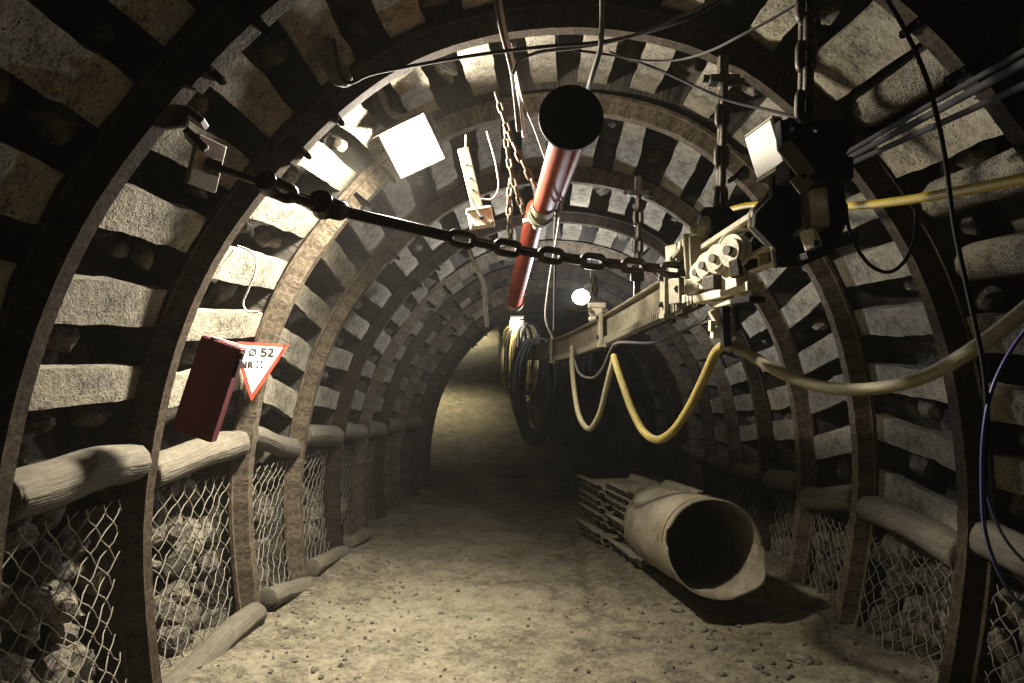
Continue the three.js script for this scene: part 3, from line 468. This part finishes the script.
// hanging bracket with junction box
{
  const p = at(481, 219, 4.15), t = thing('junction_box', 'pale junction box hanging on a perforated strip beside the floodlight', 'box', p.clone());
  part(t, 'strip', bar(at(463, 148, 4.15), at(477, 206, 4.15), .014, .075, V(0, 0, 1)), M.dusty);
  const q = new THREE.Quaternion().setFromEuler(new THREE.Euler(-.25, .1, .2)); const pl = (g) => { g.applyQuaternion(q); return g.translate(p.x, p.y, p.z); };
  part(t, 'box_body', pl(box(.165, .125, .05, 0, 0, 0, .008)), M.cream); part(t, 'lip', pl(box(.17, .02, .07, -.005, .06, .01)), M.cream);
  part(t, 'gland', pl(disc(V(0, 0, .035), V(0, .2, 1), .016, .03, 10)), M.black);
  for (const [x, y] of [[-.065, -.045], [.065, -.045]]) part(t, 'screw', pl(disc(V(x, y, .028), V(0, 0, 1), .008, .01, 8)), M.steel);
  part(t, 'strip_slot', mergeGeometries([[467, 165], [470, 178], [473, 190]].map(([x, y]) => disc(at(x, y, 4.14), V(0, 0, 1), .006, .01, 8))), M.black);
}
// ---------- cables and hoses ----------
function run(name, label, category, pts, r, mat, seg = 60, rad = 8, group) { return single(name, capped(pix(pts), r, seg, rad), mat, label, category, group); }
const DF = 4.1;
run('lamp_cable', 'thick grey cable from the roof down to the floodlight', 'cable', [[344, -12, 3.5], [356, 30, 3.6], [372, 68, 3.75], [382, 96, 3.95], [392, 114, DF], [402, 117, DF], [416, 112, DF]], .022, M.cableGrey);
run('power_cable', 'thin black cable sagging across the roof above the black disc', 'cable', [[334, 40, 3.0], [343, 80, 3.1], [350, 83, 3.12], [368, 75, 3.15], [406, 67, 3.2], [470, 56, 3.22], [540, 47, 3.22], [600, 42, 3.2], [640, 34, 3.15], [690, 17, 3.0], [740, -10, 2.9]], .009, M.cableBlack, 90);
run('power_cable', 'grey cable curling from the vertical cables to the upper right', 'cable', [[513, 74, 3.3], [518, 62, 3.28], [536, 53, 3.26], [574, 48, 3.25], [604, 43, 3.2], [650, 30, 3.1], [726, -6, 2.9]], .009, M.cableGrey, 70);
run('power_cable', 'black cable slanting from the roof down to the white control box', 'cable', [[574, 50, 3.3], [604, 54, 3.3], [622, 57, 3.28], [652, 67, 3.2], [699, 88, 3.0], [727, 100, 2.9], [768, 110, 2.7], [800, 118, 2.55]], .007, M.cableBlack, 70);
run('power_cable', 'thin grey cable sagging toward the nearest hanger chain', 'cable', [[610, 52, 3.2], [630, 58, 3.15], [652, 61, 3.1], [682, 59, 3.0], [712, 50, 2.85], [742, 35, 2.7], [770, 20, 2.6], [800, 2, 2.5]], .006, M.cableGrey, 70);
run('drop_cable', 'left of two pale cables dropping from the roof above the thin chains', 'cable', [[493, -12, 3.2], [501, 30, 3.3], [510, 65, 3.45], [514, 90, 3.6], [518, 130, 3.7]], .011, M.cableGrey);
run('drop_cable', 'right of two pale cables dropping from the roof above the thin chains', 'cable', [[498, -12, 3.2], [505, 30, 3.3], [514, 65, 3.45], [519, 95, 3.6], [524, 136, 3.7]], .011, M.cableWhite);
run('drop_cable', 'grey cable dropping from the roof behind the black disc', 'cable', [[602, -12, 3.1], [602, 20, 3.15], [600, 50, 3.2], [592, 76, 3.3], [586, 98, 3.5], [578, 130, 3.7], [578, 160, 3.8]], .014, M.cableGrey);
run('thin_wire', 'thin pale wire running from the cable pair to the red pipe', 'wire', [[516, 70, 3.45], [523, 100, 3.6], [535, 130, 3.7], [545, 158, 3.8]], .006, M.cableWhite);
run('thin_wire', 'thin wire looping behind the red pipe collar', 'wire', [[582, 138, 3.4], [577, 165, 3.6], [571, 175, 3.7], [568, 165, 3.7], [572, 152, 3.6]], .007, M.cableGrey);
run('thin_wire', 'left of two thin wires hanging under the tow chain', 'wire', [[571, 176, 4.0], [562, 205, 4.0], [557, 235, 4.0], [548, 290, 4.0], [546, 320, 4.0], [553, 338, 4.0]], .007, M.cableWhite);
run('thin_wire', 'right of two thin wires hanging under the tow chain', 'wire', [[572, 178, 4.0], [556, 215, 4.02], [555, 260, 4.02], [554, 330, 4.02]], .007, M.cableGrey);
run('thin_wire', 'thin wire looping from the strip to the junction box', 'wire', [[466, 135, 4.1], [466, 175, 4.1], [471, 198, 4.08], [481, 216, 4.08]], .006, M.cableWhite);
run('thin_wire', 'thin wire loop to the right of the junction box', 'wire', [[487, 132, 4.1], [496, 165, 4.1], [498, 190, 4.1], [492, 199, 4.1], [481, 199, 4.1]], .006, M.cableWhite);
run('hanging_rope', 'dirty rope hanging below the tow chain near the far end', 'rope', [[468, 246, 5.2], [476, 268, 5.2], [484, 285, 5.2], [485, 305, 5.2], [487, 326, 5.2]], .02, M.logRough);
run('wire_loop', 'thin pale wire loop hanging over the bright left boards', 'wire', [[238, 246, 3.75], [248, 250, 3.75], [256, 258, 3.75], [255, 272, 3.75], [248, 290, 3.75], [243, 304, 3.75], [248, 312, 3.75], [258, 312, 3.75]], .006, M.cableWhite);
run('yellow_pipe', 'yellow pipe running along the upper right wall', 'pipe', [[728, 210, 4.6], [750, 205, 4.2], [790, 205, 3.7], [848, 206, 3.2], [900, 201, 2.8], [960, 191, 2.45], [1040, 176, 2.1], [1140, 160, 1.8]], .021, M.yellow, 80, 12);
[[[848, 152, 2.95], [930, 105, 2.4], [1040, 42, 1.9], 'uppermost of three parallel dark cables at the upper right', .011], [[852, 156, 2.95], [935, 112, 2.4], [1040, 54, 1.9], 'middle of three parallel dark cables at the upper right', .015], [[845, 166, 2.95], [930, 128, 2.4], [1040, 78, 1.9], 'lowest of three parallel dark cables at the upper right', .013]].forEach(([a, b, c, label, r]) => run('wall_cable', label, 'cable', [a, b, c], r, M.cableBlack, 30));
run('beige_hose', 'thick beige hose sagging across the right side to the picture edge', 'hose', [[731, 343, 3.28], [755, 358, 3.2], [790, 377, 3.05], [830, 388, 2.9], [870, 389, 2.75], [920, 378, 2.55], [975, 348, 2.35], [1035, 302, 2.2], [1110, 235, 2.05]], .029, M.hose, 90, 14);
run('yellow_hose', 'yellow hose hanging in a deep loop under the rail', 'hose', [[725, 344, 3.3], [716, 352, 3.4], [704, 378, 3.5], [688, 410, 3.65], [672, 432, 3.8], [657, 440, 3.95], [644, 432, 4.1], [632, 410, 4.25], [623, 385, 4.4], [616, 364, 4.5], [614, 357, 4.55]], .026, M.yellowDirty, 90, 12);
run('yellow_hose', 'smaller hose loop hanging farther down the rail', 'hose', [[614, 357, 4.62], [607, 385, 4.8], [599, 415, 5.0], [589, 429, 5.2], [580, 418, 5.4], [575, 395, 5.6], [572, 365, 5.8], [572, 348, 5.9]], .023, M.hose, 70, 10);
run('feed_cable', 'grey cable sagging beneath the rail behind the yellow hose loops', 'cable', [[574, 360, 5.7], [580, 374, 5.5], [592, 378, 5.3], [603, 368, 5.0], [611, 350, 4.7], [618, 343, 4.5], [650, 343, 4.3], [680, 332, 3.9], [706, 318, 3.5]], .012, M.cableGrey, 80);
run('dark_cable', 'black cable hanging down in front of the right wall', 'cable', [[880, -12, 1.9], [905, 30, 1.85], [927, 80, 1.8], [942, 140, 1.78], [955, 230, 1.75], [972, 310, 1.72], [984, 370, 1.7], [987, 420, 1.7], [984, 470, 1.7], [984, 520, 1.7]], .0065, M.cableBlack, 80);
run('blue_cable', 'blue cable curving from the right edge down to the wire mesh', 'cable', [[1040, 312, 1.75], [1010, 352, 1.72], [992, 390, 1.7], [984, 430, 1.69], [982, 480, 1.69], [985, 530, 1.69], [998, 570, 1.7], [1020, 605, 1.72], [1045, 625, 1.75]], .0052, M.cableBlue, 80);
run('blue_cable', 'second blue cable crossing in front of the lowest log on the right', 'cable', [[986, 440, 1.71], [985, 480, 1.72], [992, 510, 1.74], [1006, 540, 1.78], [1030, 568, 1.82]], .0045, M.cableBlue, 50);
run('loop_cable', 'dark cable loop hanging under the yellow pipe at the right', 'cable', [[846, 205, 2.75], [848, 225, 2.72], [858, 250, 2.7], [874, 268, 2.68], [890, 272, 2.68], [904, 262, 2.68], [914, 240, 2.68], [916, 212, 2.7]], .008, M.cableBlack, 60);
// rough timber prop hanging from the roof, upper left
{ const g = capped(pix([[281, -30, 2.75], [302, 10, 2.9], [322, 45, 3.02], [340, 76, 3.15]]), .058, 24, 14), p = g.attributes.position; for (let i = 0; i < p.count; i++) { const x = p.getX(i), y = p.getY(i), z = p.getZ(i); p.setXYZ(i, x + .012 * noise3(x * 18, y * 18, z * 18), y + .012 * noise3(x * 18 + 9, y * 18, z * 18), z); } g.computeVertexNormals(); single('rough_timber', g, M.logRough, 'rough round timber slanting under the roof at the upper left', 'timber'); }

// ---------- hose coils on the rail ----------
function coil(name, label, c, rx, ry, n, r, mats, yaw, spread, pin) {
  const t = thing(name, label, 'hose coil', c.clone());
  for (let i = 0; i < n; i++) { const u = n > 1 ? i / (n - 1) - .5 : 0, kx = rx * rr(.5, 1), ky = ry * rr(.86, 1), pts = []; for (let k = 0; k < 18; k++) { const a = k / 18 * Math.PI * 2 + .2; pts.push(V(Math.sign(Math.cos(a)) * Math.abs(Math.cos(a)) ** .8 * kx + .02 * noise3(i, k * .7, 2), ry - ky + Math.sin(a) * ky, u * spread + .03 * noise3(k * .5, i * 3, 0))); }
    const g = tube(pts, r, 54, 7, true); g.rotateY(yaw + rr(-.22, .22)); g.translate(c.x, c.y, c.z); part(t, 'loop', g, mats[i % mats.length]); }
  const top = c.clone().add(V(0, ry, 0)); part(t, 'tie', mergeGeometries([box(.06, .14, spread * .9, top.x, top.y - .02, top.z)]), M.rubber);
}
coil('hose_coil', 'big coil of black hose hanging from the rail', at(537, 392, 8.1), .34, .70, 24, .012, [M.rubber, M.cableBlack], .25, .34);
coil('hose_coil', 'coil of yellow hose hanging behind the black coil', at(521, 363, 9.5), .28, .6, 12, .017, [M.yellowDirty, M.yellowDirty, M.hose, M.rubber], .45, .5);
coil('hose_coil', 'dark hose coil in the shade right of the big black coil', at(577, 380, 7.6), .17, .5, 12, .012, [M.rubber, M.cableBlack], .8, .3);

// ---------- maroon box, sign ----------
{
  const d = 3.22, t = thing('maroon_box', 'tilted maroon box hung on the second arch beside the triangular sign', 'box', at(205, 390, d));
  const A = at(200, 337, d), B = at(240, 350, d), C = at(212, 441, d), E = at(170, 430, d);
  const x = B.clone().sub(A), w = x.length(); x.normalize(); const y = A.clone().sub(E), h = y.length(); y.normalize(); const z = V().crossVectors(x, y).normalize(), c = A.clone().add(C).multiplyScalar(.5);
  const turn = new THREE.Matrix4().makeRotationAxis(y, -.1); z.applyMatrix4(turn); x.applyMatrix4(turn);
  const yy = V().crossVectors(z, x); const pl = (g) => g.applyMatrix4(basisM(c, x, yy, z));
  part(t, 'front_panel', pl(box(w, h, .012, 0, 0, 0, .003)), M.maroon); part(t, 'side_panel', pl(box(.012, h, .045, w / 2, 0, -.022, .003)), M.maroon); part(t, 'side_panel', pl(box(.012, h, .06, -w / 2, 0, -.03, .003)), M.maroon);
  part(t, 'top_panel', pl(box(w, .012, .06, 0, h / 2, -.03, .003)), M.maroon); part(t, 'back_panel', pl(box(w, h, .01, 0, 0, -.06, .003)), M.maroon);
  part(t, 'hinge', pl(mergeGeometries([box(.02, .1, .02, w / 2 + .012, h * .3, .0), box(.016, .05, .016, w / 2 + .012, h * .42, -.01)])), M.black);
  single('white_plate', bar(at(209, 337, 3.28), at(236, 345, 3.36), .01, .16), M.white, 'crumpled white plate lying on top of the maroon box', 'plate');
}
{
  const font = await new FontLoader().loadAsync('fonts/droid/droid_sans_bold.typeface.json'), fontR = await new FontLoader().loadAsync('fonts/droid/droid_sans_regular.typeface.json');
  const c = at(256.5, 371, 4.36), t = thing('warning_sign', 'white triangular sign with red border reading 52, pointing down', 'sign', c.clone());
  const k = 4.36 / FPX, YAW = .5, W = 1 / Math.cos(YAW), P = (x, y) => new THREE.Vector2((x - 257) * k * W * .87, (371 - y) * k);
  const turn = (g) => { g.rotateY(YAW); return g.translate(c.x, c.y, c.z); };
  const tri = (pts, depth, z) => { const g = new THREE.ExtrudeGeometry(new THREE.Shape(pts.map(q => P(...q))), { depth, bevelEnabled: false }); g.translate(0, 0, z); return turn(metreUV(g)); };
  part(t, 'border', tri([[234, 341], [288, 345], [252, 401]], .006, 0), M.signRed); part(t, 'face', tri([[239, 344.6], [282, 347.6], [252.4, 393.5]], .004, .005), M.signWhite);
  const word = (s, f, size, x, y) => { const g = new TextGeometry(s, { font: f, size: size * k, depth: .001, curveSegments: 4, bevelEnabled: true, bevelSize: .0026, bevelThickness: .0006, bevelSegments: 1 }); g.scale(W * .87, 1, 1); g.rotateZ(-.04); const p = P(x, y); g.translate(p.x, p.y, .009); return turn(g); };
  part(t, 'lettering', mergeGeometries([word('52', font, 8.4, 260.5, 356.5), word('NR', font, 5.9, 241.8, 367.4)]), M.ink);
  const flat = (g, x, y, rot = 0) => { g.rotateZ(rot); g.scale(W * .9, 1, 1); const p = P(x, y); g.translate(p.x, p.y, .0105); return turn(g); };
  part(t, 'diameter_symbol', mergeGeometries([flat(new THREE.RingGeometry(2.3 * k, 3.7 * k, 24).toNonIndexed(), 253.2, 352.3), flat(box(9.6 * k, 1.2 * k, .001), 253.2, 352.3, .85)]), M.ink);
  const arrows = []; for (const [x, y, up] of [[257.6, 362.2, 1], [261.6, 362.4, 1], [257.8, 366.4, -1], [261.8, 366.6, -1]]) { arrows.push(flat(box(.8 * k, 3 * k, .001, 0, 0, 0, .0002), x, y)); for (const e of [-1, 1]) arrows.push(flat(box(1.6 * k, .7 * k, .001, 0, 0, 0, .0002), x + e * .5, y - up * 1.1, e * .9 * -up)); }
  part(t, 'arrow_marks', mergeGeometries(arrows), M.ink);
  part(t, 'wire_tie', tube(pix([[285, 345, 4.22], [290, 347, 4.3], [286, 341, 4.44], [268, 332, 4.46]]), .004, 20, 6), M.steel);
}

// ---------- big duct on the floor ----------
{
  const N = at(714, 547, 4.65), F = at(661, 525, 5.9), ax = N.clone().sub(F), L = ax.length(); ax.normalize(); const rx = V().crossVectors(V(0, 1, 0), ax).normalize(), uy = V().crossVectors(ax, rx);
  const t = thing('duct_pipe', 'large pale metal duct pipe lying on the floor with a torn open end', 'pipe', V(N.x, N.y - .36, N.z));
  const R = .36, rim = (a) => { const deg = a * 180 / Math.PI; let e = .02 * Math.sin(2 * a); e += .14 * Math.exp(-(((deg - 318) / 42) ** 2)); e += .03 * Math.sin(7 * a) * (deg > 290 ? 1 : .15); if (deg > 158 && deg < 176) e -= .05; return e; };
  const rad = (a, u) => R * (1 + .012 * Math.sin(2 * a + 1) + (u > .8 ? (u - .8) * 5 * .05 * Math.max(0, Math.cos(a + .75)) : 0)) + .004 * noise3(a * 2, u * 5, 1);
  const surf = (th) => gridGeo(30, 72, (i, j) => { const a = j / 72 * Math.PI * 2, u = i / 30, l = u * (L + rim(a % 6.28318)); const q = rad(a, u) - th; return [F.clone().addScaledVector(ax, l).addScaledVector(rx, Math.cos(a) * q).addScaledVector(uy, Math.sin(a) * q), l, a * R]; });
  const edge = gridGeo(1, 72, (i, j) => { const a = j / 72 * Math.PI * 2, l = L + rim(a % 6.28318), q = rad(a, 1) - i * .012; return [F.clone().addScaledVector(ax, l).addScaledVector(rx, Math.cos(a) * q).addScaledVector(uy, Math.sin(a) * q), i * .012, a]; });
  const mD = tone(tPaint, [.42, .40, .355], { roughness: .55, bumpScale: .0015, side: THREE.DoubleSide });
  part(t, 'shell', surf(0), mD); part(t, 'lining', surf(.012), mD); part(t, 'rim', edge, mD);
  part(t, 'seam_band', gridGeo(1, 72, (i, j) => { const a = j / 72 * Math.PI * 2, q = R * 1.012 + .006; return [F.clone().addScaledVector(ax, L * (.9 + i * .016)).addScaledVector(rx, Math.cos(a) * q).addScaledVector(uy, Math.sin(a) * q), i * .05, a]; }), tone(tPaint, [.62, .45, .22], { side: THREE.DoubleSide }), 'tan seam near the torn end');
  part(t, 'added_end_disc', disc(F.clone().addScaledVector(ax, .06), ax, R * .97, .01, 48), mD);  // disc added to close the far end and keep the inside dark
  part(t, 'seam_band', gridGeo(1, 72, (i, j) => { const a = j / 72 * Math.PI * 2, q = R * 1.012 + .005; return [F.clone().addScaledVector(ax, .03 + i * .03).addScaledVector(rx, Math.cos(a) * q).addScaledVector(uy, Math.sin(a) * q), i * .05, a]; }), mD);
}
// ---------- stacked steel troughs behind the duct ----------
const pan = (() => { const w = .33, s = new THREE.Shape([[-w - .05, .075], [-w - .05, .06], [-w - .006, .06], [-w + .03, .012], [-w + .03, 0], [w - .03, 0], [w - .03, .012], [w + .006, .06], [w + .05, .06], [w + .05, .075], [w, .075], [w - .04, .02], [-w + .04, .02], [-w, .075]].map(p => new THREE.Vector2(...p)));
  const g = new THREE.ExtrudeGeometry(s, { depth: .92, bevelEnabled: false }); g.translate(0, 0, -.92); return metreUV(g); })();
const panRib = mergeGeometries([0, 1, 2, 3].flatMap(i => [box(.05, .055, .02, -.355, .03, -.1 - i * .24), box(.05, .055, .02, .355, .03, -.1 - i * .24)]));
[[6.05, 1.57, 9], [7.0, 1.36, 9]].forEach(([d, x, n], g) => { for (let i = 0; i < n; i++) {
  const base = ground(d + .5) + .02, t = thing('steel_trough', i === n - 1 ? (g ? 'uppermost steel trough of the farther stack beyond the duct' : 'uppermost steel trough of the stack just behind the duct') : `${['lowest', 'second lowest', 'third from bottom', 'fourth from bottom', 'fifth from bottom', 'sixth from bottom', 'third from top', 'second from top'][i]} steel trough of the ${g ? 'farther stack beyond the duct' : 'stack just behind the duct'}`, 'trough', V(x + rr(-.06, .06), base + i * .088, -d + rr(-.05, .05)), g ? 'farther stack of troughs' : 'nearer stack of troughs');
  t.rotation.y = .13 + rr(-.03, .03); t.rotation.x = -.1 + (i === n - 1 ? .0 : 0);
  const m = new THREE.Mesh(pan, i % 3 ? M.dusty : M.steelPale); m.name = 'trough_body'; t.add(m); const r = new THREE.Mesh(panRib, M.steel); r.name = 'edge_ribs'; t.add(r); finish(t); } });

// ---------- loose stones on the floor ----------
function onFloor(px, py) { let d = 3; for (let i = 0; i < 60; i++) { const x = (px - 512) * d / FPX, y = floorY(x, d), want = (EYE - y) * FPX / Math.max(1, py - 341.5); d += (want - d) * .5; } const x = (px - 512) * d / FPX; return V(x, floorY(x, d), -d); }
[[617, 549, .075, 1, 'pale flat stone on the floor in front of the trough stacks'], [799, 660, .085, 1, 'broad pale stone slab lying on the dirt at lower right'], [715, 598, .022, 1, 'small white stone at the lip of the duct'], [425, 545, .06, 2, 'dark flat stone alone in the middle distance of the floor'], [440, 581, .022, 2], [687, 630, .04, 1], [703, 630, .035, 0], [713, 631, .028, 2], [644, 606, .032, 2], [656, 604, .03, 1], [676, 604, .04, 0], [678, 611, .05, 1], [641, 613, .026, 2], [695, 608, .03, 1], [707, 616, .035, 0], [661, 623, .024, 2], [710, 639, .03, 2], [713, 648, .03, 2], [721, 675, .032, 2], [736, 660, .03, 0], [740, 661, .022, 1], [758, 667, .035, 2], [762, 634, .026, 2], [619, 585, .028, 1], [592, 532, .03, 0], [590, 537, .025, 2], [639, 577, .02, 0], [648, 580, .022, 1], [383, 548, .025, 2], [303, 622, .02, 2], [287, 648, .022, 2], [390, 562, .03, 0], [370, 560, .03, 1], [676, 592, .02, 1], [632, 572, .024, 0]].forEach(([x, y, r, m, label], i) => {
  const p = onFloor(x, y), s = new THREE.Mesh(stoneGeo[i % 9], M.pebble[m === 2 ? 1 : 0]); s.name = numbered('loose_stone'); s.scale.set(r * 1.25, r * (i === 1 || i === 3 ? .25 : .5), r); s.rotation.y = i * 1.7; s.position.copy(p).add(V(0, r * .18, 0)); s.castShadow = s.receiveShadow = true; scene.add(s);
  s.userData = { label: label ?? 'small loose stone scattered on the dirt floor', category: 'stone', group: label ? 'loose stones on the floor' : 'small loose stones on the floor' };
});

{ const pts = [[572, 478], [579, 493], [588, 507], [598, 520], [610, 533], [622, 545], [633, 556]].map(([x, y]) => onFloor(x, y).add(V(0, .018, 0))); single('floor_hose', capped(pts, .022, 40, 10), M.rubber, 'black hose lying on the floor along the foot of the trough stacks', 'hose'); }

{ // fine gravel along the foot of the walls and thinly over the path
  const n = 1900, im = new THREE.InstancedMesh(stoneGeo[2], M.pebble[1], n), m4 = new THREE.Matrix4(), q = new THREE.Quaternion(); im.name = 'gravel'; im.castShadow = im.receiveShadow = true;
  for (let i = 0; i < n; i++) { const d = 2.6 + 6.4 * rnd() ** 1.4, e = rnd() < .72 ? (rnd() < .5 ? -1 : 1) * rr(1.25, 2.12) : rr(-1.4, 1.5), x = centre(d) + e, r = .004 + .016 * rnd() ** 2.6; q.setFromEuler(new THREE.Euler(rr(0, 6), rr(0, 6), rr(0, 6))); m4.compose(V(x, floorY(x, d) + r * .25, -d), q, V(r * 1.3, r * .8, r)); im.setMatrixAt(i, m4); }
  im.userData = { label: 'fine gravel scattered over the dirt floor', category: 'gravel', kind: 'stuff' }; scene.add(im);
}

renderer.render(scene, camera);
